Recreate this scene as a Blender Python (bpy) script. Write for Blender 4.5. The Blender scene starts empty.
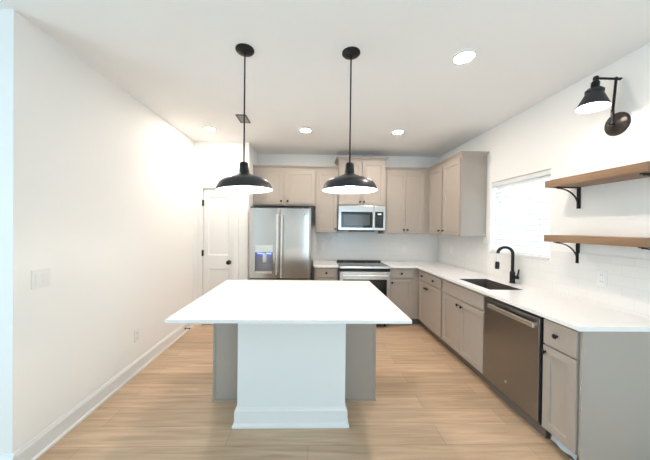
import bpy, bmesh, math, random
from mathutils import Vector, Matrix
random.seed(4)
sc = bpy.context.scene
col = sc.collection

# ------------------------------------------------------------------ camera
F_PX, U0, V0 = 264.782, 316.4143, 228.9689
YAW, PITCH, ROLL, CAM_H = .0229, -.0077, .0113, 1.4956
cam = bpy.data.cameras.new('camera')
cam_ob = bpy.data.objects.new('camera', cam)
col.objects.link(cam_ob)
cam.sensor_fit = 'HORIZONTAL'
cam.sensor_width = 36.0
cam.lens = 36.0 * F_PX / 650.0
cam.shift_x = (325.0 - U0) / 650.0
cam.shift_y = (V0 - 230.0) / 650.0
cam.clip_start = .05
fw = Vector((math.sin(YAW) * math.cos(PITCH), math.cos(YAW) * math.cos(PITCH), math.sin(PITCH)))
xr = Vector((math.cos(YAW), -math.sin(YAW), 0))
zu = xr.cross(fw)
right = math.cos(ROLL) * xr + math.sin(ROLL) * zu
up = math.cos(ROLL) * zu - math.sin(ROLL) * xr
R = Matrix((right, up, -fw)).transposed().to_4x4()
cam_ob.matrix_world = Matrix.Translation((0, 0, CAM_H)) @ R
sc.camera = cam_ob

# ------------------------------------------------------------------ view, world, daylight
sc.view_settings.view_transform = 'Standard'
sc.view_settings.look = 'None'
sc.view_settings.gamma = 1.0
sc.view_settings.use_curve_mapping = False
sc.view_settings.exposure = 1.1

DAY_TINT = (.58, .83, 1.0)
DAY_STRENGTH = 2.7          # sky seen through the blind and the rear glass
LAMP_TINT = (1.0, .86, .735)
CAN_STRENGTH = 170.0
BULB_STRENGTH = 60.0
RWX0, RWX1 = .7, 2.0        # added unseen rear glass, placed to daylight the cabinet end panel
XFAR = -3.4                 # left end of the room beyond the picture

world = bpy.data.worlds.new('sky'); sc.world = world
world.use_nodes = True
bg = world.node_tree.nodes['Background']
bg.inputs[0].default_value = (*DAY_TINT, 1)
bg.inputs[1].default_value = DAY_STRENGTH

def portal(name, loc, rot, sx, sy):     # tells Cycles where the sky comes in; gives no light of its own
    l = bpy.data.lights.new(name, 'AREA'); l.shape = 'RECTANGLE'
    l.size = sx; l.size_y = sy; l.cycles.is_portal = True
    o = bpy.data.objects.new(name, l); o.location = loc; o.rotation_euler = rot
    col.objects.link(o); return o
portal('added_rear_daylight', ((RWX0 + RWX1) / 2, -1.32, 1.075), (math.radians(90), 0, 0), RWX1 - RWX0, 1.95)
portal('side_window_daylight', (XFAR + .02, -.3, 1.25), (0, math.radians(-90), 0), 2.3, 1.8)
portal('kitchen_window_daylight', (2.37, 2.84, 1.64), (0, math.radians(90), 0), .86, .82)

# ------------------------------------------------------------------ dimensions (metres)
H = 2.748
XL, XR = -1.745, 2.246
YN, YA, YB = 1.595, 3.993, 4.601
XA = -.93
ZC = .914
REAR = -1.3

# ------------------------------------------------------------------ materials
def mat(name, color, rough=.5, metal=0.0, emit=None, strength=0, spec=.5, coat=0):
    m = bpy.data.materials.new(name); m.use_nodes = True
    b = m.node_tree.nodes['Principled BSDF']
    b.inputs['Base Color'].default_value = (*color, 1)
    b.inputs['Roughness'].default_value = rough
    b.inputs['Metallic'].default_value = metal
    b.inputs['Specular IOR Level'].default_value = spec
    b.inputs['Coat Weight'].default_value = coat
    if emit:
        b.inputs['Emission Color'].default_value = (*emit, 1)
        b.inputs['Emission Strength'].default_value = strength
    return m
def nodes(m): return m.node_tree.nodes, m.node_tree.links, m.node_tree.nodes['Principled BSDF']
def noise_bump(m, scale, strength, dist=.002, stretch=None):
    n, l, b = nodes(m)
    tc = n.new('ShaderNodeTexCoord'); mp = n.new('ShaderNodeMapping'); nz = n.new('ShaderNodeTexNoise'); bu = n.new('ShaderNodeBump')
    if stretch: mp.inputs['Scale'].default_value = stretch
    nz.inputs['Scale'].default_value = scale; nz.inputs['Detail'].default_value = 4
    bu.inputs['Strength'].default_value = strength; bu.inputs['Distance'].default_value = dist
    l.new(tc.outputs['Object'], mp.inputs[0]); l.new(mp.outputs[0], nz.inputs['Vector'])
    l.new(nz.outputs['Fac'], bu.inputs['Height']); l.new(bu.outputs[0], b.inputs['Normal'])
    return nz
def noise_color(m, c0, c1, scale, stretch=(1, 1, 1), detail=5):
    n, l, b = nodes(m)
    tc = n.new('ShaderNodeTexCoord'); mp = n.new('ShaderNodeMapping'); nz = n.new('ShaderNodeTexNoise'); cr = n.new('ShaderNodeValToRGB')
    mp.inputs['Scale'].default_value = stretch
    nz.inputs['Scale'].default_value = scale; nz.inputs['Detail'].default_value = detail
    cr.color_ramp.elements[0].position = .3; cr.color_ramp.elements[1].position = .7
    cr.color_ramp.elements[0].color = (*c0, 1); cr.color_ramp.elements[1].color = (*c1, 1)
    l.new(tc.outputs['Object'], mp.inputs[0]); l.new(mp.outputs[0], nz.inputs['Vector'])
    l.new(nz.outputs['Fac'], cr.inputs[0]); l.new(cr.outputs[0], b.inputs['Base Color'])

M = {}
M['wall'] = mat('wall_paint', (.92, .92, .905), .6, spec=.3); noise_bump(M['wall'], 180, .05)
M['ceiling'] = mat('ceiling_paint', (.92, .918, .91), .9, spec=.1); noise_bump(M['ceiling'], 120, .08)
M['trim'] = mat('trim_paint', (.86, .86, .85), .35)
M['door'] = mat('door_paint', (.85, .85, .84), .4)
M['cab'] = mat('greige_cabinet_paint', (.415, .368, .322), .42); noise_bump(M['cab'], 250, .03)
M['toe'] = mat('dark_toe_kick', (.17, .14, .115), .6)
M['crown'] = mat('greige_crown_paint', (.415, .368, .322), .42)
M['half_wall'] = mat('half_wall_paint', (.84, .86, .86), .55, spec=.3); noise_bump(M['half_wall'], 180, .05)
M['quartz'] = mat('white_quartz', (.88, .875, .865), .14); noise_color(M['quartz'], (.87, .865, .855), (.9, .895, .885), 14)
M['black'] = mat('matte_black_metal', (.010, .010, .011), .45, spec=.3)
M['shade_out'] = mat('black_enamel', (.016, .018, .022), .34)
M['shade_in'] = mat('white_enamel', (.9, .9, .88), .4)
M['bronze'] = mat('dark_bronze', (.06, .05, .044), .32, .8)
M['bulb'] = mat('lit_bulb', (1, 1, 1), .4, emit=(1, .93, .84), strength=BULB_STRENGTH)
M['bulb_small'] = mat('lit_sconce_bulb', (1, 1, 1), .4, emit=(1, .93, .84), strength=30)
M['can'] = mat('lit_diffuser', (1, 1, 1), .4, emit=LAMP_TINT, strength=CAN_STRENGTH)
M['plastic'] = mat('white_plastic', (.86, .86, .85), .35)
M['slot'] = mat('grey_slot', (.35, .35, .34), .6)
M['glass_black'] = mat('black_glass', (.008, .008, .009), .06, spec=.6)
M['oven_glass'] = mat('oven_window_glass', (.01, .012, .012), .08, spec=.6)
M['dark'] = mat('dark_enamel', (.03, .03, .03), .5)
M['gasket'] = mat('dark_gasket', (.015, .015, .015), .7)
M['led'] = mat('blue_dispenser_light', (.3, .4, 1), .4, emit=(.10, .2, 1), strength=9)
M['disp'] = mat('pale_display', (.5, .6, .65), .4, emit=(.7, .85, .9), strength=.7)
M['sink'] = mat('sink_steel', (.17, .155, .14), .4, .6)
M['vent_frame'] = mat('vent_frame_enamel', (.10, .10, .10), .5)
M['vent'] = mat('vent_enamel', (.34, .33, .32), .5)
M['film'] = mat('pale_film', (.5, .55, .6), .3)
M['outdoor'] = mat('window_vinyl', (.85, .87, .88), .4)

def steel(name, c, r):
    m = mat(name, c, r, 1.0)
    n, l, b = nodes(m)
    tc = n.new('ShaderNodeTexCoord'); mp = n.new('ShaderNodeMapping'); nz = n.new('ShaderNodeTexNoise'); mr = n.new('ShaderNodeMapRange')
    mp.inputs['Scale'].default_value = (2, 2, 300)
    nz.inputs['Scale'].default_value = 3; nz.inputs['Detail'].default_value = 3
    mr.inputs['To Min'].default_value = r - .05; mr.inputs['To Max'].default_value = r + .06
    l.new(tc.outputs['Object'], mp.inputs[0]); l.new(mp.outputs[0], nz.inputs['Vector'])
    l.new(nz.outputs['Fac'], mr.inputs[0]); l.new(mr.outputs[0], b.inputs['Roughness'])
    b.inputs['Anisotropic'].default_value = .4
    return m
M['steel'] = steel('brushed_stainless', (.62, .59, .56), .24)
M['steel_dw'] = steel('brushed_stainless_dark', (.29, .285, .28), .30)
M['steel_bar'] = steel('polished_stainless', (.80, .78, .76), .28)

def wood_shelf():
    m = mat('stained_shelf_wood', (.3, .17, .09), .5)
    noise_color(m, (.225, .125, .068), (.34, .212, .122), 3.0, (10, 1.2, 10), 8)
    return m
M['shelf'] = wood_shelf()
M['shelf_end'] = mat('end_grain_wood', (.24, .15, .09), .6); noise_color(M['shelf_end'], (.2, .12, .07), (.28, .18, .11), 30)

def floor_mat():
    m = mat('light_oak_planks', (.6, .45, .3), .38)
    n, l, b = nodes(m)
    tc = n.new('ShaderNodeTexCoord')
    br = n.new('ShaderNodeTexBrick')
    br.offset = .37; br.offset_frequency = 2
    br.inputs['Color1'].default_value = (.66, .505, .36, 1); br.inputs['Color2'].default_value = (.53, .40, .275, 1)
    br.inputs['Mortar'].default_value = (.33, .22, .13, 1)
    br.inputs['Scale'].default_value = 1; br.inputs['Brick Width'].default_value = 1.52; br.inputs['Row Height'].default_value = .18
    br.inputs['Mortar Size'].default_value = .0012; br.inputs['Mortar Smooth'].default_value = .1; br.inputs['Bias'].default_value = -.1
    mp = n.new('ShaderNodeMapping'); mp.inputs['Scale'].default_value = (.8, 13, 1)
    nz = n.new('ShaderNodeTexNoise'); nz.inputs['Scale'].default_value = 2.2; nz.inputs['Detail'].default_value = 8; nz.inputs['Roughness'].default_value = .6
    nz.inputs['Distortion'].default_value = .6
    cr = n.new('ShaderNodeValToRGB')
    cr.color_ramp.elements[0].position = .3; cr.color_ramp.elements[0].color = (.74, .67, .60, 1)
    cr.color_ramp.elements[1].position = .72; cr.color_ramp.elements[1].color = (1.12, 1.10, 1.08, 1)
    mx = n.new('ShaderNodeMix'); mx.data_type = 'RGBA'; mx.blend_type = 'MULTIPLY'; mx.inputs[0].default_value = 1
    l.new(tc.outputs['Object'], br.inputs['Vector']); l.new(tc.outputs['Object'], mp.inputs[0]); l.new(mp.outputs[0], nz.inputs['Vector'])
    l.new(nz.outputs['Fac'], cr.inputs[0]); l.new(br.outputs['Color'], mx.inputs[6]); l.new(cr.outputs[0], mx.inputs[7])
    l.new(mx.outputs[2], b.inputs['Base Color'])
    bu = n.new('ShaderNodeBump'); bu.inputs['Strength'].default_value = .25; bu.inputs['Distance'].default_value = .001; bu.invert = True
    l.new(br.outputs['Fac'], bu.inputs['Height']); l.new(bu.outputs[0], b.inputs['Normal'])
    return m
M['floor'] = floor_mat()

def tile_mat(name, axis):
    m = mat(name, (.84, .83, .81), .22)
    n, l, b = nodes(m)
    tc = n.new('ShaderNodeTexCoord'); sp = n.new('ShaderNodeSeparateXYZ'); cb = n.new('ShaderNodeCombineXYZ')
    br = n.new('ShaderNodeTexBrick')
    br.inputs['Color1'].default_value = (.86, .85, .83, 1); br.inputs['Color2'].default_value = (.84, .83, .81, 1)
    br.inputs['Mortar'].default_value = (.79, .78, .76, 1)
    br.inputs['Scale'].default_value = 1; br.inputs['Brick Width'].default_value = .154; br.inputs['Row Height'].default_value = .078
    br.inputs['Mortar Size'].default_value = .0018; br.inputs['Mortar Smooth'].default_value = .2
    bu = n.new('ShaderNodeBump'); bu.inputs['Strength'].default_value = .5; bu.inputs['Distance'].default_value = .001; bu.invert = True
    l.new(tc.outputs['Object'], sp.inputs[0]); l.new(sp.outputs[axis], cb.inputs[0]); l.new(sp.outputs[2], cb.inputs[1])
    l.new(cb.outputs[0], br.inputs['Vector']); l.new(br.outputs['Color'], b.inputs['Base Color'])
    l.new(br.outputs['Fac'], bu.inputs['Height']); l.new(bu.outputs[0], b.inputs['Normal'])
    return m
M['tile_x'] = tile_mat('white_subway_tile', 0)
M['tile_y'] = tile_mat('white_subway_tile_side', 1)

def blind_mat():
    m = bpy.data.materials.new('white_blind_slat'); m.use_nodes = True
    n, l = m.node_tree.nodes, m.node_tree.links
    n.remove(n['Principled BSDF'])
    d = n.new('ShaderNodeBsdfDiffuse'); t = n.new('ShaderNodeBsdfTranslucent'); x = n.new('ShaderNodeMixShader')
    d.inputs[0].default_value = (.88, .9, .9, 1); t.inputs[0].default_value = (.97, .84, .72, 1); x.inputs[0].default_value = .05
    l.new(d.outputs[0], x.inputs[1]); l.new(t.outputs[0], x.inputs[2]); l.new(x.outputs[0], n['Material Output'].inputs[0])
    return m
M['blind'] = blind_mat()

def glass_mat():
    m = bpy.data.materials.new('window_glass'); m.use_nodes = True
    n, l = m.node_tree.nodes, m.node_tree.links
    n.remove(n['Principled BSDF'])
    t = n.new('ShaderNodeBsdfTransparent'); g = n.new('ShaderNodeBsdfGlossy'); x = n.new('ShaderNodeMixShader')
    g.inputs['Roughness'].default_value = .02; x.inputs[0].default_value = .06
    l.new(t.outputs[0], x.inputs[1]); l.new(g.outputs[0], x.inputs[2]); l.new(x.outputs[0], n['Material Output'].inputs[0])
    return m
M['glass'] = glass_mat()

# ------------------------------------------------------------------ mesh helpers
def box(bm, x0, x1, y0, y1, z0, z1):
    v = [bm.verts.new(p) for p in ((x0,y0,z0),(x1,y0,z0),(x1,y1,z0),(x0,y1,z0),(x0,y0,z1),(x1,y0,z1),(x1,y1,z1),(x0,y1,z1))]
    for f in ((3,2,1,0),(4,5,6,7),(0,1,5,4),(1,2,6,5),(2,3,7,6),(3,0,4,7)):
        bm.faces.new([v[i] for i in f])
    return bm
def B(*a):
    bm = bmesh.new(); box(bm, *a); return bm
def boxes(*L):
    bm = bmesh.new()
    for a in L: box(bm, *a)
    return bm
def prism(bm, pts, ext):
    """polygon pts (3-D) extruded by the vector ext"""
    e = Vector(ext)
    a = [bm.verts.new(p) for p in pts]; b = [bm.verts.new(Vector(p) + e) for p in pts]
    n = len(pts)
    bm.faces.new(a); bm.faces.new(b[::-1])
    for i in range(n): bm.faces.new((a[i], b[i], b[(i+1) % n], a[(i+1) % n]))
    bmesh.ops.recalc_face_normals(bm, faces=bm.faces[:])
    return bm
def frame_for(d):
    d = Vector(d).normalized()
    a = Vector((0, 0, 1)) if abs(d.z) < .9 else Vector((1, 0, 0))
    x = a.cross(d).normalized(); y = d.cross(x)
    return x, y, d
def lathe(bm, origin, axis, prof, seg=32, cap=True):
    """prof: list of (radius, height along axis)"""
    x, y, d = frame_for(axis); o = Vector(origin); rings = []
    for r, h in prof:
        if r < 1e-6: rings.append([bm.verts.new(o + d * h)])
        else: rings.append([bm.verts.new(o + d * h + (x * math.cos(2*math.pi*i/seg) + y * math.sin(2*math.pi*i/seg)) * r) for i in range(seg)])
    for a, b in zip(rings, rings[1:]):
        for i in range(seg):
            j = (i + 1) % seg
            if len(a) == 1 and len(b) == 1: continue
            if len(a) == 1: bm.faces.new((a[0], b[i], b[j]))
            elif len(b) == 1: bm.faces.new((a[i], a[j], b[0]))
            else: bm.faces.new((a[i], a[j], b[j], b[i]))
    if cap:
        for rg in (rings[0], rings[-1]):
            if len(rg) > 1:
                try: bm.faces.new(rg)
                except ValueError: pass
    bmesh.ops.recalc_face_normals(bm, faces=bm.faces[:])
    return bm
def L_(*a, **k):
    return lathe(bmesh.new(), *a, **k)
def tube(bm, pts, r, seg=12):
    P = [Vector(p) for p in pts]; rings = []
    prevx = None
    for i, p in enumerate(P):
        d = (P[min(i+1, len(P)-1)] - P[max(i-1, 0)]).normalized()
        if prevx is None: x, y, _ = frame_for(d)
        else:
            x = (prevx - d * prevx.dot(d)).normalized(); y = d.cross(x)
        prevx = x
        rr = r[i] if isinstance(r, (list, tuple)) else r
        rings.append([bm.verts.new(p + (x*math.cos(2*math.pi*k/seg) + y*math.sin(2*math.pi*k/seg))*rr) for k in range(seg)])
    for a, b in zip(rings, rings[1:]):
        for k in range(seg): bm.faces.new((a[k], a[(k+1) % seg], b[(k+1) % seg], b[k]))
    bm.faces.new(rings[0]); bm.faces.new(rings[-1])
    bmesh.ops.recalc_face_normals(bm, faces=bm.faces[:])
    return bm
def slab(us, vs, keep, w0, w1, mp):
    """solid of the kept cells of a grid; mp(u,v,w) -> world point"""
    bm = bmesh.new(); V = {}
    def vt(i, j, k):
        if (i, j, k) not in V: V[(i, j, k)] = bm.verts.new(mp(us[i], vs[j], (w0, w1)[k]))
        return V[(i, j, k)]
    nu, nv = len(us) - 1, len(vs) - 1
    K = [[keep((us[i]+us[i+1])/2, (vs[j]+vs[j+1])/2) for j in range(nv)] for i in range(nu)]
    def k_(i, j): return 0 <= i < nu and 0 <= j < nv and K[i][j]
    for i in range(nu):
        for j in range(nv):
            if not K[i][j]: continue
            bm.faces.new([vt(i,j,1), vt(i+1,j,1), vt(i+1,j+1,1), vt(i,j+1,1)])
            bm.faces.new([vt(i,j+1,0), vt(i+1,j+1,0), vt(i+1,j,0), vt(i,j,0)])
            if not k_(i-1, j): bm.faces.new([vt(i,j,0), vt(i,j,1), vt(i,j+1,1), vt(i,j+1,0)])
            if not k_(i+1, j): bm.faces.new([vt(i+1,j,0), vt(i+1,j+1,0), vt(i+1,j+1,1), vt(i+1,j,1)])
            if not k_(i, j-1): bm.faces.new([vt(i,j,0), vt(i+1,j,0), vt(i+1,j,1), vt(i,j,1)])
            if not k_(i, j+1): bm.faces.new([vt(i,j+1,0), vt(i,j+1,1), vt(i+1,j+1,1), vt(i+1,j+1,0)])
    bmesh.ops.recalc_face_normals(bm, faces=bm.faces[:])
    return bm
def front(mp, x0, x1, z0, z1, t, panels=(), depth=.008, slope=.003):
    """a door or drawer front: outer face at w=0 (towards the room), t thick, with sunk panels"""
    us = sorted({x0, x1, *[p[0] for p in panels], *[p[1] for p in panels]})
    vs = sorted({z0, z1, *[p[2] for p in panels], *[p[3] for p in panels]})
    bm = bmesh.new(); V = {}
    def vt(u, v, w):
        k = (round(u, 5), round(v, 5), round(w, 5))
        if k not in V: V[k] = bm.verts.new(mp(u, v, w))
        return V[k]
    def inside(u, v): return any(p[0] < u < p[1] and p[2] < v < p[3] for p in panels)
    for i in range(len(us)-1):
        for j in range(len(vs)-1):
            if inside((us[i]+us[i+1])/2, (vs[j]+vs[j+1])/2): continue
            bm.faces.new([vt(us[i],vs[j],0), vt(us[i+1],vs[j],0), vt(us[i+1],vs[j+1],0), vt(us[i],vs[j+1],0)])
    for a, b, c, d in panels:
        o = [(a,c),(b,c),(b,d),(a,d)]; s = slope
        n = [(a+s,c+s),(b-s,c+s),(b-s,d-s),(a+s,d-s)]
        for k in range(4):
            m = (k+1) % 4
            # the panel edges may be subdivided by other panels: walk along the grid
            bm.faces.new([bm.verts.new(mp(*o[k],0)), bm.verts.new(mp(*o[m],0)), bm.verts.new(mp(*n[m],depth)), bm.verts.new(mp(*n[k],depth))])
        bm.faces.new([bm.verts.new(mp(*q, depth)) for q in n])
    o = [(x0,z0),(x1,z0),(x1,z1),(x0,z1)]
    for k in range(4):
        m = (k+1) % 4
        bm.faces.new([bm.verts.new(mp(*o[k],0)), bm.verts.new(mp(*o[m],0)), bm.verts.new(mp(*o[m],t)), bm.verts.new(mp(*o[k],t))])
    bm.faces.new([bm.verts.new(mp(*q, t)) for q in o])
    bmesh.ops.remove_doubles(bm, verts=bm.verts[:], dist=1e-5)
    bmesh.ops.recalc_face_normals(bm, faces=bm.faces[:])
    return bm

OFF = {}
def obj(name, bm, m, parent=None, bevel=0.0, smooth=False, origin=None):
    off = OFF[parent.name] if parent else (Vector(origin) if origin else Vector((0, 0, 0)))
    for v in bm.verts: v.co -= off
    me = bpy.data.meshes.new(name); bm.to_mesh(me); bm.free()
    me.materials.append(m)
    o = bpy.data.objects.new(name, me); col.objects.link(o)
    if parent: o.parent = parent
    else: o.location = off
    OFF[o.name] = off
    if smooth:
        for p in me.polygons: p.use_smooth = True
        if smooth != 'all':
            me.set_sharp_from_angle(angle=math.radians(35))
    if bevel:
        b = o.modifiers.new('bevel', 'BEVEL'); b.width = bevel; b.segments = 2; b.limit_method = 'ANGLE'; b.angle_limit = math.radians(40)
        b.harden_normals = False
    return o
def tag(o, label, cat, group=None):
    o['label'] = label; o['category'] = cat
    if group: o['group'] = group
    return o
def thing(name, label, cat, loc, group=None):
    o = bpy.data.objects.new(name, None); o.empty_display_size = .1; col.objects.link(o)
    o.location = loc; OFF[o.name] = Vector(loc)
    return tag(o, label, cat, group)
def struct(name, bm, m, parent=None, **k):
    o = obj(name, bm, m, parent, **k)
    if not parent: o['kind'] = 'structure'
    return o

# facing maps: (across, up, depth away from the viewer) -> world
def face_back(yf): return lambda u, v, w: (u, yf + w, v)          # faces -Y
def face_right(xf): return lambda u, v, w: (xf + w, u, v)         # faces -X (u is world Y)
def face_left(xf): return lambda u, v, w: (xf - w, u, v)          # faces +X

# ------------------------------------------------------------------ the room
T = .14
struct('floor', B(XFAR - T, XR + T, REAR - T, YB + T, -.05, 0), M['floor'])
struct('ceiling', B(XFAR - T, XR + T, REAR - T, YB + T, H, H + .08), M['ceiling'])
struct('wall_left', B(XL - T, XL, YN, YA + T, 0, H), M['wall'])
struct('wall_near_left', B(XFAR, XL - T, YN, YN + T, 0, H), M['wall'])
struct('wall_far_left', slab([REAR, -1.2, .6, YN], [0, .1, 2.4, H], lambda u, v: not (-1.2 < u < .6 and .1 < v < 2.4), 0, .1, lambda u, v, w: (XFAR + w, u, v)), M['wall'])
DX0, DX1, DZ = -1.606, -1.151, 2.052
struct('wall_door_side', slab([XL, DX0, DX1, XA], [0, DZ, H], lambda u, v: not (DX0 < u < DX1 and v < DZ), 0, T, face_back(YA)), M['wall'])
struct('door_light_block', B(DX0, DX1, YA + .09, YA + T, 0, DZ), M['wall'])  # added unseen filler in the door opening, blocks sky light at the gap
struct('wall_alcove', B(XA - T, XA, YA + T, YB + T, 0, H), M['wall'])
struct('wall_back', B(XA, XR, YB, YB + T, 0, H), M['wall'])
WY0, WY1, WZ0, WZ1 = 2.432, 3.25, 1.21, 2.07
struct('wall_right', slab([REAR, WY0, WY1, YB + T], [0, WZ0, WZ1, H], lambda u, v: not (WY0 < u < WY1 and WZ0 < v < WZ1), 0, T, face_right(XR)), M['wall'])
RW = ((RWX0, RWX1),)
struct('wall_rear', slab([XFAR, RW[0][0], RW[0][1], XR], [0, .1, 2.05, H], lambda u, v: not (any(p < u < q for p, q in RW) and .1 < v < 2.05), 0, T, lambda u, v, w: (u, REAR - w, v)), M['wall'])
for k, (p, q) in enumerate(RW):     # added unseen glass behind the camera, lets daylight onto camera-facing surfaces
    w2 = struct('window_%d' % (k + 2), boxes((p, q, REAR-.1, REAR-.05, .1, .16), (p, q, REAR-.1, REAR-.05, 1.99, 2.05), (p, p + .06, REAR-.1, REAR-.05, .16, 1.99), (q - .06, q, REAR-.1, REAR-.05, .16, 1.99)), M['outdoor'])
    obj('pane', B(p + .06, q - .06, REAR-.08, REAR-.074, .16, 1.99), M['glass'], w2)

w3 = struct('window_3', boxes((XFAR + .03, XFAR + .08, -1.2, .6, .1, .16), (XFAR + .03, XFAR + .08, -1.2, .6, 2.34, 2.4), *[(XFAR + .03, XFAR + .08, y - .03, y + .03, .16, 2.34) for y in (-1.17, -.3, .57)]), M['outdoor'])
obj('pane', B(XFAR + .05, XFAR + .056, -1.14, .54, .16, 2.34), M['glass'], w3)
BBP = ((0, 0), (.026, 0), (.026, .016), (.016, .022), (.016, .112), (.012, .118), (.006, .133), (0, .135))   # with shoe moulding
def baseboard(name, a, b, nrm, parent=None, m=None):
    a = Vector(a); b = Vector(b); n = Vector(nrm)
    bm = prism(bmesh.new(), [a + n * d + Vector((0, 0, z)) for d, z in BBP], b - a)
    return struct(name, bm, m or M['trim'], parent)
baseboard('baseboard_left', (XL, YN, 0), (XL, YA, 0), (1, 0, 0))
baseboard('baseboard_near_left', (XFAR + .1, YN, 0), (XL + .016, YN, 0), (0, -1, 0))
baseboard('baseboard_back', (-1.068, YA, 0), (XA, YA, 0), (0, -1, 0))
baseboard('baseboard_right', (XR, REAR, 0), (XR, 1.55, 0), (-1, 0, 0))

# pantry door
d1 = struct('door_1', front(face_back(YA + .012), DX0 + .006, DX1 - .006, .012, DZ - .006, .035,
    panels=[(DX0 + .075, DX1 - .07, 1.05, 1.93), (DX0 + .075, DX1 - .07, .22, .855)], depth=.012, slope=.022), M['door'], bevel=.0015)
for z in (1.834, 1.087, .25):
    obj('hinge', boxes((DX0 - .009, DX0 + .012, YA - .018, YA + .013, z - .045, z + .045)), M['black'], d1, bevel=.001)
kn = obj('door_knob', L_((-1.216, YA + .012, .95), (0, -1, 0), [(.033, 0), (.033, .006), (.014, .012), (.012, .03), (.024, .036), (.03, .05), (.026, .062), (.012, .068), (0, .069)], 24), M['black'], d1, smooth='all')
struct('trim_1', boxes((DX0 - .078, DX0, YA - .016, YA, 0, DZ + .078), (DX1, DX1 + .078, YA - .016, YA, 0, DZ + .078), (DX0, DX1, YA - .016, YA, DZ, DZ + .078)), M['trim'], bevel=.003)

# kitchen window
w1 = struct('window_1', boxes((XR + .09, XR + .13, WY0, WY0 + .045, WZ0 + .02, WZ1), (XR + .09, XR + .13, WY1 - .045, WY1, WZ0 + .02, WZ1),
    (XR + .09, XR + .13, WY0 + .045, WY1 - .045, WZ0 + .02, WZ0 + .065), (XR + .09, XR + .13, WY0 + .045, WY1 - .045, WZ1 - .045, WZ1), (XR + .092, XR + .125, WY0 + .045, WY1 - .045, 1.62, 1.66)), M['outdoor'], bevel=.002)
obj('pane', B(XR + .105, XR + .111, WY0 + .045, WY1 - .045, WZ0 + .065, WZ1 - .045), M['glass'], w1)
obj('window_sill', B(XR - .012, XR + .13, WY0 + .002, WY1 - .002, WZ0, WZ0 + .02), M['trim'], w1, bevel=.003)

# blind
bl = thing('window_blind', 'white slatted blind closed over the window above the sink', 'blind', (XR + .045, (WY0 + WY1)/2, WZ0 + .02))
bm = bmesh.new()
ns = 14; zt, zb = WZ1 - .072, WZ0 + .066
for i in range(ns):
    z = zb + (zt - zb) * i / (ns - 1)
    prof_ = [(.026, -.0265), (.031, -.008), (.043, .017), (.056, .028), (.0545, .0305), (.0405, .0195), (.0285, -.0065), (.0235, -.026)]
    prism(bm, [(XR + px, WY0 + .012, z + pz) for px, pz in prof_], (0, WY1 - WY0 - .024, 0))
obj('slats', bm, M['blind'], bl)
obj('valance', boxes((XR + .012, XR + .02, WY0 + .006, WY1 - .006, WZ1 - .048, WZ1 - .004), (XR + .02, XR + .066, WY0 + .012, WY1 - .012, WZ1 - .036, WZ1 - .004), (XR + .006, XR + .012, WY0 + .006, WY1 - .006, WZ1 - .026, WZ1 - .014)), M['plastic'], bl, bevel=.0015)
obj('bottom_rail', B(XR + .026, XR + .06, WY0 + .012, WY1 - .012, WZ0 + .022, WZ0 + .038), M['plastic'], bl, bevel=.003)
for y in (WY0 + .14, WY1 - .14):
    obj('ladder_cord', tube(bmesh.new(), [(XR + .0215, y, WZ0 + .03), (XR + .0215, y, WZ1 - .06)], .0015, 6), M['plastic'], bl)
obj('tilt_wand', tube(bmesh.new(), [(XR + .016, WY1 - .075, WZ1 - .07), (XR + .012, WY1 - .075, 1.52)], .004, 8), M['plastic'], bl)

# tiled splashbacks
struct('trim_2', B(.05, XR - .008, YB - .008, YB, ZC, 1.398), M['tile_x'])
struct('trim_3', slab([1.55, WY0 - .02, WY1 + .02, 3.372, YB], [ZC, WZ0 - .003, 1.303, 1.392], lambda u, v: (u > 3.372) or (v < 1.303 and (v < WZ0 - .003 or u < WY0 - .02 or u > WY1 + .02)), 0, .008, lambda u, v, w: (XR - w, u, v)), M['tile_y'])

# ------------------------------------------------------------------ cabinets
KNOB = [(.0075, 0), (.006, .004), (.0055, .012), (.014, .017), (.0165, .021), (.014, .026), (.006, .0285), (0, .029)]
def knob(parent, p, axis): return obj('knob', L_(p, axis, KNOB, 20), M['black'], parent, smooth='all')
RAIL = .056
def shaker(name, parent, mp, a, b, c, d):
    return obj(name, front(mp, a, b, c, d, .019, [(a + RAIL, b - RAIL, c + RAIL, d - RAIL)], .009, .002), M['cab'], parent, bevel=.0015)
def drawer(parent, mp, a, b, c, d):
    return obj('drawer', front(mp, a, b, c, d, .019), M['cab'], parent, bevel=.0025)
def crown(parent, path, z0, z1, proj, outs):
    """small crown moulding along a path of (x,y); outs: outward direction per point"""
    prof = [(0, z0), (.006, z0), (.008, z0 + .012), (proj * .6, z1 - .018), (proj, z1 - .012), (proj, z1), (-.02, z1), (-.02, z0)]
    bm = bmesh.new(); rings = []
    for (x, y), (ox, oy) in zip(path, outs):
        rings.append([bm.verts.new((x + ox * d, y + oy * d, z)) for d, z in prof])
    n = len(prof)
    for a, b in zip(rings, rings[1:]):
        for i in range(n): bm.faces.new((a[i], a[(i+1) % n], b[(i+1) % n], b[i]))
    bm.faces.new(rings[0]); bm.faces.new(rings[-1])
    bmesh.ops.recalc_face_normals(bm, faces=bm.faces[:])
    return obj('crown_moulding', bm, M['crown'], parent)

YU = YB - .334         # front of the wall cabinet doors
XU = 1.905
YUB = YU + .0195
mpU = face_back(YU)
# over the fridge
c = thing('wall_cabinet', 'short greige two-door wall cabinet above the refrigerator', 'cabinet', (-.42, YB, 1.835), 'wall cabinets')
obj('body', B(XA + .002, .079, YUB, YB - .001, 1.835, 2.43), M['cab'], c)
d = shaker('door', c, mpU, -.893, -.447, 1.86, 2.393); knob(d, (-.473, YU, 1.905), (0, -1, 0))
d = shaker('door', c, mpU, -.395, .062, 1.86, 2.393); knob(d, (-.369, YU, 1.905), (0, -1, 0))
crown(c, [(XA + .002, YUB), (.079, YUB)], 2.425, 2.472, .04, [(0, -1), (0, -1)])
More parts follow.
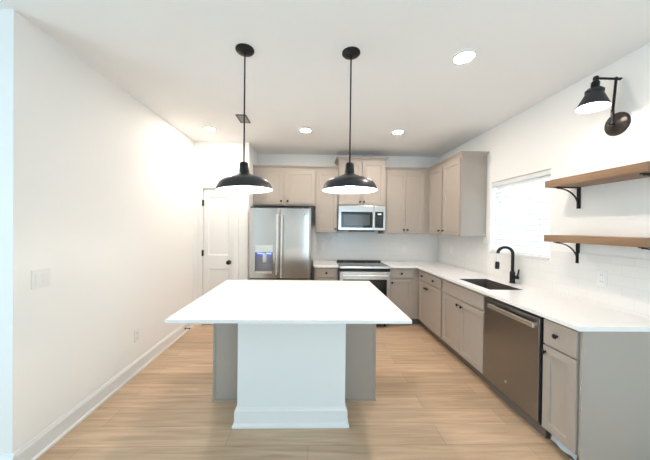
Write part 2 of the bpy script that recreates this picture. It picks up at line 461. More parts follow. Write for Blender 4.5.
# tall one left of the microwave
c = thing('wall_cabinet', 'narrow tall single-door wall cabinet between refrigerator and microwave', 'cabinet', (.26, YB, 1.4), 'wall cabinets')
obj('body', B(.081, .443, YUB, YB - .001, 1.4, 2.43), M['cab'], c)
d = shaker('door', c, mpU, .1, .432, 1.408, 2.393); knob(d, (.405, YU, 1.465), (0, -1, 0))
crown(c, [(.081, YUB), (.443, YUB)], 2.425, 2.472, .04, [(0, -1), (0, -1)])
# raised one over the microwave
YM = YU - .035
c = thing('wall_cabinet', 'raised two-door wall cabinet directly above the microwave', 'cabinet', (.82, YB, 1.85), 'wall cabinets')
obj('body', B(.445, 1.201, YM + .0195, YB - .001, 1.85, 2.575), M['cab'], c)
mpM = face_back(YM)
d = shaker('door', c, mpM, .462, .816, 1.862, 2.545); knob(d, (.79, YM, 1.905), (0, -1, 0))
d = shaker('door', c, mpM, .826, 1.182, 1.862, 2.545); knob(d, (.852, YM, 1.905), (0, -1, 0))
yb_ = YM + .0195
crown(c, [(.447, YB - .002), (.447, yb_), (1.199, yb_), (1.199, YB - .002)], 2.568, 2.617, .042, [(-1, 0), (-1, -1), (1, -1), (1, 0)])
# right of the microwave
c = thing('wall_cabinet', 'tall two-door wall cabinet right of the microwave, reaching the corner', 'cabinet', (1.55, YB, 1.4), 'wall cabinets')
obj('body', B(1.203, 1.923, YUB, YB - .001, 1.4, 2.43), M['cab'], c)
d = shaker('door', c, mpU, 1.232, 1.54, 1.408, 2.393); knob(d, (1.512, YU, 1.465), (0, -1, 0))
d = shaker('door', c, mpU, 1.546, 1.852, 1.408, 2.393); knob(d, (1.574, YU, 1.465), (0, -1, 0))
crown(c, [(1.203, YUB), (XU + .0195, YUB)], 2.425, 2.472, .04, [(0, -1), (0, -1)])
# on the right wall
XU = 1.905
mpR = face_right(XU)
c = thing('wall_cabinet', 'tall two-door wall cabinet on the right wall with bluish side panel facing us', 'cabinet', (XR, 3.9, 1.4), 'wall cabinets')
obj('body', B(XU + .0195, XR - .001, 3.335, YB - .001, 1.4, 2.43), M['cab'], c, bevel=.001)
d = shaker('door', c, mpR, 3.822, 4.208, 1.408, 2.393); knob(d, (XU, 3.865, 1.462), (-1, 0, 0))
d = shaker('door', c, mpR, 3.354, 3.775, 1.408, 2.393); knob(d, (XU, 3.745, 1.462), (-1, 0, 0))
crown(c, [(XU + .0195, YUB), (XU + .0195, 3.335), (XR - .002, 3.335)], 2.425, 2.472, .04, [(-1, 0), (-1, -1), (0, -1)])

# base cabinets
YF, XF = 4.006, 1.649         # front planes of the doors
mpB, mpS = face_back(YF), face_right(XF)
ZT = .884
def base_body(parent, x0, x1, y0, y1, toe):
    obj('body', B(x0, x1, y0, y1, .1, ZT), M['cab'], parent, bevel=.001)
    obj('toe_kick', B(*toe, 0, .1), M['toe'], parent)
c = thing('base_cabinet', 'narrow base cabinet left of the range, next to the refrigerator', 'cabinet', (.24, 4.3, 0), 'base cabinets')
base_body(c, .07, .432, YF + .0195, YB - .001, (.07, .432, YF + .07, YB - .01))
d = drawer(c, mpB, .092, .408, .735, .866); knob(d, (.25, YF, .80), (0, -1, 0))
d = shaker('door', c, mpB, .092, .408, .118, .712); knob(d, (.378, YF, .66), (0, -1, 0))
c = thing('base_cabinet', 'base cabinet right of the range with one drawer over one door', 'cabinet', (1.43, 4.3, 0), 'base cabinets')
base_body(c, 1.207, XF + .0185, YF + .0195, YB - .001, (1.207, XF + .0185, YF + .07, YB - .01))
d = drawer(c, mpB, 1.222, 1.572, .735, .866); knob(d, (1.397, YF, .80), (0, -1, 0))
d = shaker('door', c, mpB, 1.222, 1.572, .118, .712); knob(d, (1.252, YF, .66), (0, -1, 0))
XB = XF + .0195
c = thing('base_cabinet', 'corner base cabinet with two-knob drawer over a wide pull-out door', 'cabinet', (XR, 3.8, 0), 'base cabinets')
base_body(c, XB, XR - .001, 3.262, YB - .001, (XF + .07, XR - .01, 3.262, YB - .01))
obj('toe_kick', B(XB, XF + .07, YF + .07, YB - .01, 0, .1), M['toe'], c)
d = drawer(c, mpS, 3.285, 3.955, .735, .858); knob(d, (XF, 3.83, .793), (-1, 0, 0)); knob(d, (XF, 3.475, .793), (-1, 0, 0))
d = shaker('door', c, mpS, 3.285, 3.955, .118, .712)
obj('pull_handle', boxes((XF - .032, XF - .018, 3.65, 3.73, .632, .65), (XF - .018, XF, 3.66, 3.675, .634, .648), (XF - .018, XF, 3.705, 3.72, .634, .648)), M['black'], d, bevel=.002)
c = thing('base_cabinet', 'sink base cabinet with plain false front over two doors', 'cabinet', (XR, 2.85, 0), 'base cabinets')
obj('body', slab([XB, 1.70, 2.09, XR - .001], [2.446, 2.47, 3.07, 3.26], lambda u, v: not (1.70 < u < 2.09 and 2.47 < v < 3.07), .60, ZT, lambda u, v, w: (u, v, w)), M['cab'], c)
obj('lower_body', B(XB, XR - .001, 2.446, 3.26, .1, .60), M['cab'], c)
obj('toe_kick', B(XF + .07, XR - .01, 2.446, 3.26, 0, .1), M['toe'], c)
drawer(c, mpS, 2.468, 3.24, .722, .858).name = 'false_front'
d = shaker('door', c, mpS, 2.857, 3.24, .118, .702); knob(d, (XF, 2.892, .648), (-1, 0, 0))
d = shaker('door', c, mpS, 2.468, 2.851, .118, .702); knob(d, (XF, 2.816, .648), (-1, 0, 0))
c = thing('base_cabinet', 'narrow base cabinet at the near end of the run, beside dishwasher', 'cabinet', (XR, 1.7, 0), 'base cabinets')
base_body(c, XB, XR - .001, 1.576, 1.83, (XF + .07, XR - .01, 1.576, 1.83))
obj('end_panel', B(XB - .008, XR - .001, 1.564, 1.576, 0, ZT), M['cab'], c, bevel=.001)
d = drawer(c, mpS, 1.592, 1.822, .70, .868); knob(d, (XF, 1.718, .785), (-1, 0, 0))
d = shaker('door', c, mpS, 1.592, 1.822, .108, .688); knob(d, (XF, 1.803, .645), (-1, 0, 0))

# worktops
mz = lambda u, v, w: (u, v, w)
XC, YC = 1.622, 3.980
SX0, SX1, SY0, SY1 = 1.725, 2.062, 2.49, 3.045
tag(obj('countertop', slab([.052, .436, 1.205, XC, SX0, SX1, XR], [1.548, SY0, SY1, YC, 4.462, YB], lambda u, v: (u > XC or (v > YC and not (.436 < u < 1.205 and v < 4.462))) and not (SX0 < u < SX1 and SY0 < v < SY1), ZT, ZC, mz), M['quartz'], bevel=.003),
    'white quartz worktop along the back and right walls, with sink and range cut-outs', 'countertop')

# sink (undermount, single bowl)
s = thing('sink', 'undermount single-bowl stainless sink in the worktop below the window', 'sink', (1.9, 2.77, .66))
bm = bmesh.new()
o_ = [(SX0 + .005, SY0 + .005), (SX1 - .005, SY0 + .005), (SX1 - .005, SY1 - .005), (SX0 + .005, SY1 - .005)]
i_ = [(SX0 + .012, SY0 + .012), (SX1 - .012, SY0 + .012), (SX1 - .012, SY1 - .012), (SX0 + .012, SY1 - .012)]
q_ = [(SX0 + .0025, SY0 + .0025), (SX1 - .0025, SY0 + .0025), (SX1 - .0025, SY1 - .0025), (SX0 + .0025, SY1 - .0025)]
top = [bm.verts.new((*p, ZC - .003)) for p in o_]; bot = [bm.verts.new((*p, .66)) for p in i_]
rim = [bm.verts.new((*p, ZC - .003)) for p in q_]; rb = [bm.verts.new((*p, ZT - .004)) for p in q_]
ub = [bm.verts.new((p[0], p[1], .655)) for p in [(SX0 + .008, SY0 + .008), (SX1 - .008, SY0 + .008), (SX1 - .008, SY1 - .008), (SX0 + .008, SY1 - .008)]]
for k in range(4):
    m = (k + 1) % 4
    bm.faces.new((top[k], top[m], bot[m], bot[k])); bm.faces.new((rim[k], rim[m], top[m], top[k]))
    bm.faces.new((rb[k], rb[m], rim[m], rim[k])); bm.faces.new((ub[k], ub[m], rb[m], rb[k]))
bm.faces.new(bot); bm.faces.new(ub)
bmesh.ops.recalc_face_normals(bm, faces=bm.faces[:])
obj('bowl', bm, M['sink'], s)
obj('drain', L_((1.89, 2.77, .660), (0, 0, 1), [(.045, 0), (.045, .003), (.03, .004), (.028, .001), (0, .001)], 24), M['steel_bar'], s, smooth=True)

# faucet
FX, FY = 2.186, 2.805
fa = thing('faucet', 'black gooseneck pull-down kitchen faucet behind the sink', 'faucet', (FX, FY, ZC))
obj('base', L_((FX, FY, ZC), (0, 0, 1), [(.028, 0), (.028, .006), (.025, .01), (.025, .115), (.021, .125), (.0165, .13)], 28), M['black'], fa, smooth=True)
R_ = .069
dx, dy = -.94, .34
pts = [(FX, FY, ZC + .125 + .025 * i) for i in range(8)]
zc = ZC + .315
for i in range(0, 15):
    a = math.radians(i * 180 / 14)
    q = R_ * (1 - math.cos(a))
    pts.append((FX + dx * q, FY + dy * q, zc + R_ * math.sin(a)))
obj('spout', tube(bmesh.new(), pts, .0155, 16), M['black'], fa, smooth=True)
ex, ey = FX + dx * 2 * R_, FY + dy * 2 * R_
obj('hose', tube(bmesh.new(), [(ex, ey, zc), (ex - .004, ey, zc - .03), (ex - .006, ey, zc - .1)], .006, 12), M['steel_bar'], fa, smooth=True)
obj('spray_head', L_((ex - .006, ey, zc - .166), (.03, 0, 1), [(.016, -.005), (.021, 0), (.0215, .045), (.02, .07), (.012, .076), (0, .076)], 24), M['black'], fa, smooth=True)
hd = obj('handle', tube(bmesh.new(), [(FX, FY - .02, ZC + .07), (FX + .005, FY - .068, ZC + .07), (FX + .006, FY - .072, ZC + .07)], [.017, .017, .012], 16), M['black'], fa, smooth=True)
obj('lever', tube(bmesh.new(), [(FX + .004, FY - .062, ZC + .075), (FX + .006, FY - .072, ZC + .12), (FX + .008, FY - .078, ZC + .16)], [.008, .0075, .006], 12), M['black'], hd, smooth=True)

# ------------------------------------------------------------------ dishwasher
DY0, DY1 = 1.836, 2.441
dw = thing('dishwasher', 'dark stainless dishwasher with long bar handle beside the sink cabinet', 'dishwasher', (XR - .3, 2.14, 0))
obj('body', B(XF + .02, XR - .02, DY0 + .004, DY1 - .002, .1, .868), M['dark'], dw)
obj('door', B(XF - .012, XF + .019, DY0 + .008, DY1 - .006, .118, .862), M['steel_dw'], dw, bevel=.004)
obj('gasket', B(XF + .004, XF + .02, DY0 + .001, DY0 + .007, .105, .87), M['gasket'], dw)
h = obj('handle', boxes((XF - .062, XF - .044, 1.842, 2.325, .795, .83)), M['steel_bar'], dw, bevel=.004)
for y in (1.86, 2.29): obj('bracket', B(XF - .047, XF - .012, y, y + .018, .80, .825), M['steel_bar'], h, bevel=.002)
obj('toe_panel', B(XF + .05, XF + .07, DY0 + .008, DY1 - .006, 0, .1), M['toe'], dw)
obj('badge', L_((XF - .012, 2.155, .228), (-1, 0, 0), [(.011, 0), (.011, .0012), (.0085, .0016), (.0085, .0008), (.003, .0008), (.003, .0016), (0, .0016)], 24), M['steel_bar'], dw)

# ------------------------------------------------------------------ range
RX0, RX1 = .44, 1.201
RY = YB - .70
rg = thing('range', 'stainless slide-in electric range with black glass top under the microwave', 'range', (.81, 4.25, 0))
obj('body', B(RX0, RX1, RY + .045, 4.455, .06, .905), M['dark'], rg)
obj('cooktop', B(RX0, RX1, RY + .012, 4.42, .905, .921), M['glass_black'], rg, bevel=.003)
for (x, y, r) in ((.62, 4.06, .10), (1.01, 4.06, .08), (.62, 4.28, .08), (1.01, 4.28, .10)):
    obj('burner_ring', L_((x, y, .921), (0, 0, 1), [(r, 0), (r, .0006), (r - .004, .0006), (r - .004, 0)], 40, cap=False), M['vent'], rg)
obj('rear_vent', boxes((RX0 + .012, RX1 - .012, 4.42, 4.458, .905, .944)), M['dark'], rg, bevel=.004)
obj('front_trim', B(RX0, RX1, RY, RY + .045, .886, .919), M['steel_bar'], rg, bevel=.005)
obj('control_panel', B(RX0 + .003, RX1 - .003, RY + .016, RY + .045, .845, .886), M['glass_black'], rg)
od = obj('oven_door', slab([RX0 + .003, RX0 + .055, RX1 - .055, RX1 - .003], [.255, .33, .722, .838], lambda u, v: not (RX0 + .055 < u < RX1 - .055 and .33 < v < .722), 0, .04, face_back(RY + .004)), M['steel'], rg, bevel=.003)
obj('oven_window', B(RX0 + .055, RX1 - .055, RY + .007, RY + .03, .33, .722), M['oven_glass'], od)
h = obj('oven_handle', tube(bmesh.new(), [(RX0 + .05, RY - .045, .79), (RX1 - .05, RY - .045, .79)], .013, 14), M['steel_bar'], od, smooth=True)
for x in (RX0 + .075, RX1 - .075): obj('bracket', tube(bmesh.new(), [(x, RY - .04, .79), (x, RY + .004, .79)], .009, 10), M['steel_bar'], h, smooth=True)
obj('storage_drawer', B(RX0 + .003, RX1 - .003, RY + .006, RY + .045, .075, .245), M['steel'], rg, bevel=.004)
for x in (RX0 + .05, RX1 - .05):
    for y in (RY + .1, 4.40): obj('foot', L_((x, y, 0), (0, 0, 1), [(.018, 0), (.018, .02), (.012, .06)], 12), M['dark'], rg)

# ------------------------------------------------------------------ microwave
MX0, MX1, MZ0, MZ1 = .446, 1.198, 1.44, 1.846
MYF = YB - .397
mw = thing('microwave', 'stainless over-the-range microwave mounted beneath the raised wall cabinet', 'microwave', (.82, YB, MZ0))
obj('body', B(MX0, MX1, MYF + .03, YB - .009, MZ0, MZ1), M['dark'], mw)
DXr = 1.012
dr = obj('door', slab([MX0, .489, .985, DXr], [MZ0 + .012, 1.492, 1.742, MZ1 - .004], lambda u, v: not (.489 < u < .985 and 1.492 < v < 1.742), 0, .03, face_back(MYF)), M['steel'], mw, bevel=.003)
obj('window_frame', slab([.489, .535, .95, .985], [1.492, 1.53, 1.70, 1.742], lambda u, v: not (.535 < u < .95 and 1.53 < v < 1.70), 0, .02, face_back(MYF + .002)), M['glass_black'], dr)
obj('window', B(.535, .95, MYF + .005, MYF + .02, 1.53, 1.70), mat('microwave_window', (.08, .085, .085), .12), dr)
h = obj('handle', tube(bmesh.new(), [(1.0, MYF - .035, 1.50), (1.0, MYF - .035, 1.735)], .012, 14), M['steel_bar'], dr, smooth=True)
for z in (1.52, 1.715): obj('bracket', tube(bmesh.new(), [(1.0, MYF - .03, z), (1.0, MYF, z)], .008, 10), M['steel_bar'], h)
cp = obj('control_panel', slab([DXr + .003, 1.032, 1.163, MX1], [MZ0 + .012, 1.49, 1.745, MZ1 - .004], lambda u, v: not (1.032 < u < 1.163 and 1.49 < v < 1.745), 0, .03, face_back(MYF)), M['steel'], mw, bevel=.003)
kp = obj('keypad', B(1.032, 1.163, MYF + .003, MYF + .03, 1.49, 1.745), M['glass_black'], cp)
obj('display', B(1.075, 1.13, MYF + .0015, MYF + .003, 1.70, 1.718), M['disp'], kp)
kb = bmesh.new()
for r in range(5):
    for q in range(3): box(kb, 1.055 + q*.032, 1.077 + q*.032, MYF + .002, MYF + .003, 1.515 + r*.033, 1.528 + r*.033)
obj('button', kb, M['dark'], kp)
obj('vent_grille', B(.62, 1.03, MYF + .02, MYF + .12, MZ0 - .012, MZ0), M['dark'], mw)
tag(obj('junction_box', boxes((1.11, 1.172, MYF + .06, MYF + .12, MZ0 - .042, MZ0), (1.12, 1.162, MYF + .052, MYF + .06, MZ0 - .036, MZ0 - .006)), mat('brown_box', (.13, .1, .08), .6), mw, bevel=.002), 'small brown box under the right end', 'box')
for k_ in list(bpy.data.objects['junction_box'].keys()):
    if k_ == 'category': del bpy.data.objects['junction_box'][k_]

# ------------------------------------------------------------------ refrigerator
FX0, FX1, FYF, FZ = -.9025, .0066, 3.884, 1.7835
XM = (FX0 + FX1) / 2
fr = thing('refrigerator', 'stainless French-door refrigerator with lit water dispenser, in the alcove', 'refrigerator', (XM, 4.25, 0))
obj('body', B(FX0 + .006, FX1 - .006, FYF + .07, YB - .03, .03, 1.765), M['dark'], fr, bevel=.003)
def bowed(x0, x1, z0, z1, y, t, bulge, hole=None):
    us = [x0 + (x1 - x0) * i / 24 for i in range(25)]
    zs = [z0, z1]
    if hole:
        us = sorted([u for u in us if min(abs(u - hole[0]), abs(u - hole[1])) > .008] + [hole[0], hole[1]]); zs = [z0, hole[2], hole[3], z1]
    def yf(u):
        s = (u - (x0 + x1) / 2) / ((x1 - x0) / 2)
        e = max(0, abs(s) - .93) / .07
        return y + bulge * s * s + .012 * e * e
    return slab(us, zs, lambda u, v: not (hole and hole[0] < u < hole[1] and hole[2] < v < hole[3]), 0, 1, lambda u, v, w: (u, yf(u) if w == 0 else y + t, v))
HX0, HX1, HZ0, HZ1 = -.806, -.545, .835, 1.115
ld = obj('door', bowed(FX0, XM - .003, .735, FZ - .02, FYF, .062, .012, (HX0, HX1, HZ0, HZ1)), M['steel'], fr, smooth=True)
dp = obj('dispenser', slab([HX0, HX0 + .012, HX1 - .012, HX1], [HZ0, HZ0 + .012, HZ1 - .012, HZ1], lambda u, v: not (HX0 + .012 < u < HX1 - .012 and HZ0 + .012 < v < HZ1 - .012), 0, .06, face_back(FYF + .002)), mat('dispenser_plastic', (.18, .17, .16), .4), ld)
obj('recess_back', B(HX0 + .012, HX1 - .012, FYF + .052, FYF + .061, HZ0 + .012, HZ1 - .012), mat('recess_plastic', (.3, .3, .32), .4), dp)
obj('dispenser_light', B(HX0 + .03, HX1 - .03, FYF + .03, FYF + .045, HZ1 - .018, HZ1 - .012), M['led'], dp)
obj('nozzle', boxes((-.695, -.64, FYF + .012, FYF + .05, .965, HZ1 - .012)), M['steel_bar'], dp, bevel=.004)
obj('drip_tray', B(HX0 + .01, HX1 - .01, FYF - .012, FYF + .05, HZ0 - .03, HZ0 + .004), M['steel_bar'], dp, bevel=.003)
obj('dispenser_controls', B(HX0 + .004, HX1 - .004, FYF - .003, FYF + .006, HZ1, HZ1 + .105), M['steel_bar'], dp, bevel=.002)
rd = obj('door', bowed(XM + .003, FX1, .735, FZ - .02, FYF, .062, .012), M['steel'], fr, smooth=True)
fd = obj('freezer_drawer', bowed(FX0, FX1, .05, .722, FYF, .062, .008), M['steel'], fr, smooth=True)
for par, x in ((ld, XM - .034), (rd, XM + .034)):
    h = obj('handle', tube(bmesh.new(), [(x, FYF - .048, .80), (x, FYF - .05, 1.22), (x, FYF - .048, 1.67)], .014, 16), M['steel_bar'], par, smooth=True)
    for z in (.83, 1.64): obj('bracket', tube(bmesh.new(), [(x, FYF - .045, z), (x, FYF + .014, z)], .01, 12), M['steel_bar'], h, smooth=True)
h = obj('handle', tube(bmesh.new(), [(FX0 + .12, FYF - .05, .64), (FX1 - .12, FYF - .05, .64)], .014, 16), M['steel_bar'], fd, smooth=True)
for x in (FX0 + .15, FX1 - .15): obj('bracket', tube(bmesh.new(), [(x, FYF - .045, .64), (x, FYF + .01, .64)], .01, 12), M['steel_bar'], h, smooth=True)
for x in (FX0 + .02, FX1 - .1): obj('hinge_cover', B(x, x + .08, FYF + .02, FYF + .12, FZ - .02, FZ), M['dark'], fr, bevel=.004)
obj('badge', L_((-.085, FYF - .0005, 1.672), (0, -1, 0), [(.014, -.004), (.014, .002), (.011, .003), (.011, .0015), (.004, .0015), (.004, .003), (0, .003)], 24), M['steel_bar'], rd)
for x in (FX0 + .06, FX1 - .06):
    for y in (FYF + .12, YB - .1): obj('foot', L_((x, y, 0), (0, 0, 1), [(.02, 0), (.02, .02), (.014, .03)], 12), M['dark'], fr)

# ------------------------------------------------------------------ island
IX0, IX1, IY0, IY1 = -.892, .648, 1.650, 2.873
tag(obj('island_countertop', B(IX0, IX1, IY0, IY1, ZC - .024, ZC), M['quartz'], bevel=.003), 'big white quartz island top overhanging its base towards us', 'countertop')
ic = thing('island_cabinet', 'greige island cabinet box behind the white half wall', 'cabinet', (-.12, 2.55, 0))
CX0, CX1, CY0, CY1 = -.812, .572, 2.276, 2.83
obj('body', B(CX0, CX1, CY0, CY1 - .0195, .1, ZC - .024), M['cab'], ic)
obj('toe_kick', B(CX0 + .004, CX1 - .004, CY0 + .004, CY1 - .09, 0, .1), M['cab'], ic)
obj('back_panel', boxes((CX0, CX1, CY0 - .004, CY0, .012, ZC - .024)), M['cab'], ic)
for x0, x1 in ((CX0 - .006, CX0 + .014), (CX1 - .014, CX1 + .006)):
    obj('corner_trim', B(x0, x1, CY0 - .01, CY0 + .03, .012, ZC - .024), M['cab'], ic, bevel=.001)
obj('base_moulding', boxes((CX0 - .012, CX1 + .012, CY0 - .016, CY0 - .004, 0, .012), (CX0 - .012, CX0, CY0 - .004, CY1 - .09, 0, .012), (CX1, CX1 + .012, CY0 - .004, CY1 - .09, 0, .012)), M['cab'], ic)
mpI = lambda u, v, w: (-u, CY1 - w, v)
for k in range(3):
    a = -CX1 + .02 + k * (CX1 - CX0 - .03) / 3; b = a + (CX1 - CX0 - .03) / 3 - .012
    shaker('door', ic, mpI, a, b, .118, .86)
hw = thing('island_half_wall', 'white painted half wall with base moulding holding the island overhang', 'half wall', (-.118, 2.1, 0))
PX0, PX1, PY0 = -.533, .276, 1.985
obj('body', B(PX0, PX1, PY0, CY0 - .0165, 0, ZC - .024), M['half_wall'], hw, bevel=.002)
prof = [(0, 0), (.030, 0), (.030, .012), (.026, .022), (.018, .03), (.017, .118), (.012, .124), (.006, .136), (0, .14)]
bm = bmesh.new(); rings = []
for (x, y), (ox, oy) in zip([(PX0, CY0 - .0175), (PX0, PY0), (PX1, PY0), (PX1, CY0 - .0175)], [(-1, 0), (-1, -1), (1, -1), (1, 0)]):
    rings.append([bm.verts.new((x + ox * d, y + oy * d, z)) for d, z in prof])
for a, b in zip(rings, rings[1:]):
    for i in range(len(prof)): bm.faces.new((a[i], a[(i+1) % len(prof)], b[(i+1) % len(prof)], b[i]))
bm.faces.new(rings[0]); bm.faces.new(rings[-1]); bmesh.ops.recalc_face_normals(bm, faces=bm.faces[:])
obj('base_moulding', bm, M['trim'], hw)

# ------------------------------------------------------------------ floating shelves
SHX, SH0, SH1 = XR - .25, 1.526, 2.218
for z0, z1, lab in ((1.851, 1.908, 'upper floating brown wood shelf below the wall sconce'), (1.395, 1.450, 'lower floating brown wood shelf above the worktop')):
    s = thing('floating_shelf', lab, 'shelf', (XR, (SH0 + SH1) / 2, z0), 'floating wood shelves')
    obj('board', B(SHX, XR, SH0, SH1, z0, z1), M['shelf'], s, bevel=.002)
    for y in (2.165, 1.59):
        bm = bmesh.new()
        w = .012
        box(bm, XR - .012, XR, y - w, y + w, z0 - .178, z0)                 # wall leg
        box(bm, XR - .205, XR - .012, y - w, y + w, z0 - .008, z0)         # arm
        pa = []; pb = []
        for i in range(13):
            a = math.radians(90 * i / 12)
            cx, cz = XR - .19, z0 - .15
            pa.append((cx + .178 * math.sin(a) , cz + .143 * math.cos(a)))
        for k in range(12):
            (x0, q0), (x1, q1) = pa[k], pa[k + 1]
            prism(bm, [(x0, y - .007, q0), (x1, y - .007, q1), (x1, y - .007, q1 - .007), (x0, y - .007, q0 - .007)], (0, .014, 0))
        obj('bracket', bm, M['black'], s, bevel=.001)

# ------------------------------------------------------------------ lamps
def pendant(x, y, zr, tilt, label):
    p = thing('pendant_lamp', label, 'lamp', (x, y, H), 'black pendant lamps')
    obj('canopy', L_((x, y, H), (0, 0, -1), [(.065, 0), (.065, .008), (.058, .016), (.03, .026), (.012, .03), (.009, .04), (0, .04)], 32), M['black'], p, smooth=True)
    obj('stem', tube(bmesh.new(), [(x, y, H - .036), (x, y, zr + .197)], .0055, 10), M['black'], p, smooth='all')
    rot = Matrix.Translation((x, y, zr + .19)) @ Matrix.Rotation(tilt, 4, 'Y') @ Matrix.Translation((-x, -y, -zr - .19))
    def lt(name, prof, m, parent, seg=48, cap=True):
        bm = L_((x, y, zr), (0, 0, 1), prof, seg, cap); bm.transform(rot)
        return obj(name, bm, m, parent, smooth=True)
    outer = [(.197, 0), (.197, .003), (.192, .018), (.183, .038), (.171, .056), (.154, .070), (.13, .081), (.1, .091), (.07, .102), (.045, .114), (.034, .122)]
    sh = lt('shade', outer, M['shade_out'], p, 64, False)
    lt('shade_lining', [(r - .0015, z) for r, z in outer] , M['shade_in'], sh, 64, False)
    lt('socket', [(.034, .118), (.0345, .135), (.031, .16), (.03, .186), (.024, .197), (.008, .201), (0, .201)], M['black'], p, 28)
    lt('bulb', [(0, .012), (.02, .014), (.034, .026), (.038, .044), (.033, .064), (.02, .085), (.014, .11)], M['bulb'], p, 28)
pendant(-.478, 1.90, 1.752, math.radians(-2.4), 'black dome pendant over the island, left one, in front of pantry door')
pendant(.278, 1.902, 1.761, 0, 'black dome pendant over the island, right one, in front of microwave')

def can(x, y, label):
    c = thing('recessed_light', label, 'ceiling light', (x, y, H), 'recessed ceiling lights')
    obj('trim_ring', L_((x, y, H), (0, 0, -1), [(.085, -.001), (.085, .004), (.078, .008), (.066, .007), (.062, .002), (.062, -.001)], 40, False), M['plastic'], c, smooth=True)
    obj('diffuser', L_((x, y, H), (0, 0, -1), [(.062, .002), (.060, .005), (.05, .009), (.03, .0115), (0, .0125)], 40), M['can'], c)
can(1.109, 1.919, 'lit recessed ceiling light nearest the wall sconce, largest of four')
can(-.075, 3.445, 'lit recessed ceiling light between the two pendants, in front of refrigerator')
can(-1.317, 3.466, 'lit recessed ceiling light near the pantry door, leftmost of four')
can(1.131, 3.445, 'lit recessed ceiling light right of the microwave, near the corner cabinets')

v = thing('ceiling_vent', 'small louvred ceiling vent just beyond the left pendant stem', 'vent', (-.795, 3.11, H))
obj('frame', slab([-.855, -.838, -.752, -.735], [2.998, 3.015, 3.213, 3.23], lambda a, b: not (-.838 < a < -.752 and 3.015 < b < 3.213), H - .008, H, mz), M['vent_frame'], v)
obj('backing', B(-.838, -.752, 3.015, 3.213, H - .002, H), M['gasket'], v)
bm = bmesh.new()
for i in range(6):
    y = 3.026 + i * .033
    prism(bm, [(-.838, y, H - .003), (-.838, y + .004, H - .003), (-.838, y + .016, H - .0105), (-.838, y + .012, H - .0115)], (.086, 0, 0))
obj('louvres', bm, M['vent'], v)

# wall sconce
SX, SY, SZ = XR, 1.90, 2.276
sn = thing('wall_sconce', 'black swing-arm wall sconce with lit cone shade above the shelves', 'lamp', (SX, SY, SZ))
obj('backplate', L_((SX, SY, SZ), (-1, 0, 0), [(.083, 0), (.083, .006), (.076, .012), (.066, .012), (.05, .022), (.024, .028), (.018, .034), (0, .035)], 40), M['bronze'], sn, smooth=True)
ax = SX - .075; ay = 1.868
obj('pivot', tube(bmesh.new(), [(SX - .03, SY, SZ), (ax, ay + .02, SZ + .0), (ax, ay, SZ + .012)], .011, 14), M['black'], sn, smooth=True)
AZ = 2.588; AX2 = ax + .022
obj('upright', tube(bmesh.new(), [(ax, ay, SZ - .01), (ax, ay, SZ + .09), (ax + .002, ay, SZ + .091), (AX2, ay, AZ + .012)], [.010, .010, .008, .008], 14), M['black'], sn, smooth=True)
CXs = ax - .128
obj('arm', tube(bmesh.new(), [(AX2 + .04, ay, AZ + .006), (AX2 + .03, ay, AZ), (AX2, ay, AZ), (CXs, ay, AZ)], [.006, .01, .008, .008], 14), M['black'], sn, smooth=True)
obj('joint', L_((CXs, ay, AZ - .045), (0, 0, 1), [(.009, 0), (.011, .02), (.015, .03), (.017, .045), (.013, .058), (0, .062)], 20), M['black'], sn, smooth=True)
zr = 2.376
outer = [(.092, 0), (.092, .004), (.046, .108), (.052, .110), (.052, .124), (.045, .128)]
tilt_m = Matrix.Translation((CXs, ay, AZ)) @ Matrix.Rotation(math.radians(5), 4, 'Y') @ Matrix.Translation((-CXs, -ay, -AZ))
def TL(*p):
    bm = L_((CXs, ay, zr), (0, 0, 1), *p); bm.transform(tilt_m); return bm
sh = obj('shade', TL( outer, 48, False), M['shade_out'], sn, smooth=True)
obj('shade_lining', TL( [(.0905, .001), (.0445, .108), (.02, .122), (0, .122)], 48, False), M['shade_in'], sh, smooth=True)
sk = obj('socket', TL( [(.045, .127), (.04, .136), (.026, .142), (.024, .148), (.024, .18), (.018, .19), (.01, .2), (0, .2)], 32), M['black'], sn, smooth=True)
obj('switch', tube(bmesh.new(), [(CXs - .02, ay - .01, zr + .172), (CXs - .042, ay - .015, zr + .172), (CXs - .044, ay - .015, zr + .135)], .006, 10), M['black'], sk, smooth=True)
obj('bulb', TL( [(0, .012), (.018, .014), (.03, .028), (.032, .042), (.026, .06), (.014, .09), (.013, .118)], 24), M['bulb_small'], sn, smooth=True)

# ------------------------------------------------------------------ wall plates
def plate(bm, mp, u, v, w, h):
    us = [u - w/2, u + w/2]; vs = [v - h/2, v + h/2]
    return slab(us, vs, lambda a, b: True, -.006, 0, mp)
sw = thing('light_switch', 'white double rocker light switch on the left wall', 'light switch', (XL, 1.756, 1.14))
mpL = face_left(XL)
obj('plate', plate(None, mpL, 1.756, 1.14, .118, .122), M['plastic'], sw, bevel=.002)
for y in (1.733, 1.779):
    obj('rocker', slab([y - .017, y + .017], [1.107, 1.173], lambda a, b: True, -.0095, -.006, mpL), M['plastic'], sw, bevel=.0015)
def outlet(mp, u, v, label):
    loc = Vector(mp(u, v, 0))
    o = thing('wall_outlet', label, 'outlet', loc, 'white wall outlets')
    pl = obj('plate', plate(None, mp, u, v, .074, .118), M['plastic'], o, bevel=.002)
    for dz in (-.026, .026):
        s = obj('socket', slab([u - .017, u + .017], [v + dz - .017, v + dz + .017], lambda a, b: True, -.0085, -.006, mp), M['plastic'], o, bevel=.001)
        obj('slots', (lambda bm: bm)(slab([u - .009, u - .006, u + .006, u + .009], [v + dz - .004, v + dz + .008], lambda a, b: abs(a - u) > .006, -.009, -.0085, mp)), M['slot'], s)
outlet(mpL, 2.709, .378, 'white outlet low on the left wall above the baseboard')
outlet(face_right(XR - .008), 1.972, 1.125, 'white outlet on the tiles below the lower wood shelf')
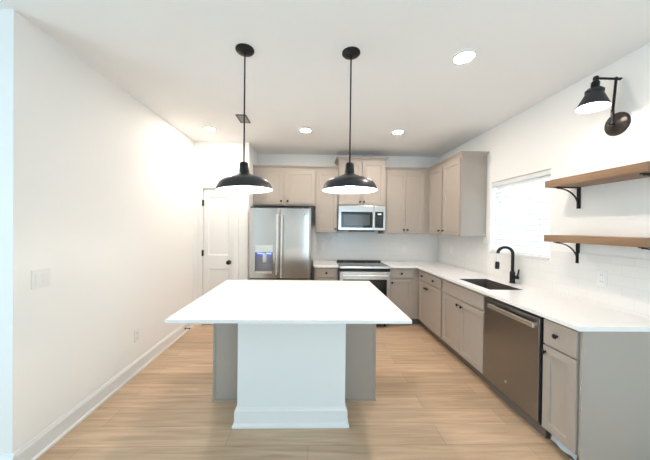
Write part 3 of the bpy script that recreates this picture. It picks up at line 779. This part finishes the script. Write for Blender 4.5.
outlet(face_right(XR - .008), 4.139, 1.144, 'white outlet on the right-hand tiles near the corner, under wall cabinet')
outlet(face_back(YB - .008), .235, 1.16, 'white outlet on the tiles left of the range')
outlet(face_back(YB - .008), 1.65, 1.13, 'white outlet on the tiles right of the range')

# door stop on the left baseboard
ds = thing('door_stop', 'small dark door stop sticking out of the left baseboard', 'door stop', (XL + .016, 3.717, .06))
obj('stem', tube(bmesh.new(), [(XL + .016, 3.717, .062), (XL + .075, 3.717, .06)], .005, 10), M['bronze'], ds, smooth=True)
obj('flange', L_((XL + .016, 3.717, .062), (1, 0, 0), [(.014, 0), (.012, .005), (0, .006)], 16), M['bronze'], ds, smooth=True)
obj('bumper', L_((XL + .075, 3.717, .06), (1, 0, 0), [(.009, -.003), (.01, .01), (.007, .014), (0, .014)], 16), M['dark'], ds, smooth=True)

# loose strip along the toe of the end cabinet
bm = bmesh.new(); top = []; bot = []
for i in range(15):
    y = 1.586 + .17 * i / 14
    top.append((XF + .014 + .002 * math.sin(i * .7), y, .0985)); bot.append((XF + .002 + .006 * math.sin(i * .6), y, .07 + .004 * math.sin(i * .8)))
tv = [bm.verts.new(p) for p in top]; bv = [bm.verts.new(p) for p in bot]
tv2 = [bm.verts.new((p[0] + .002, p[1], p[2])) for p in top]; bv2 = [bm.verts.new((p[0] + .002, p[1], p[2])) for p in bot]
for i in range(14):
    bm.faces.new((tv[i], tv[i+1], bv[i+1], bv[i])); bm.faces.new((tv2[i], bv2[i], bv2[i+1], tv2[i+1]))
    bm.faces.new((tv[i], tv2[i], tv2[i+1], tv[i+1])); bm.faces.new((bv[i], bv[i+1], bv2[i+1], bv2[i]))
bm.faces.new((tv[0], bv[0], bv2[0], tv2[0])); bm.faces.new((tv[-1], tv2[-1], bv2[-1], bv[-1]))
bmesh.ops.recalc_face_normals(bm, faces=bm.faces[:])
tag(obj('film_strip', bm, M['film'], origin=(XF, 1.67, .05)), 'loose pale film strip hanging at the foot of the end cabinet door', 'film')
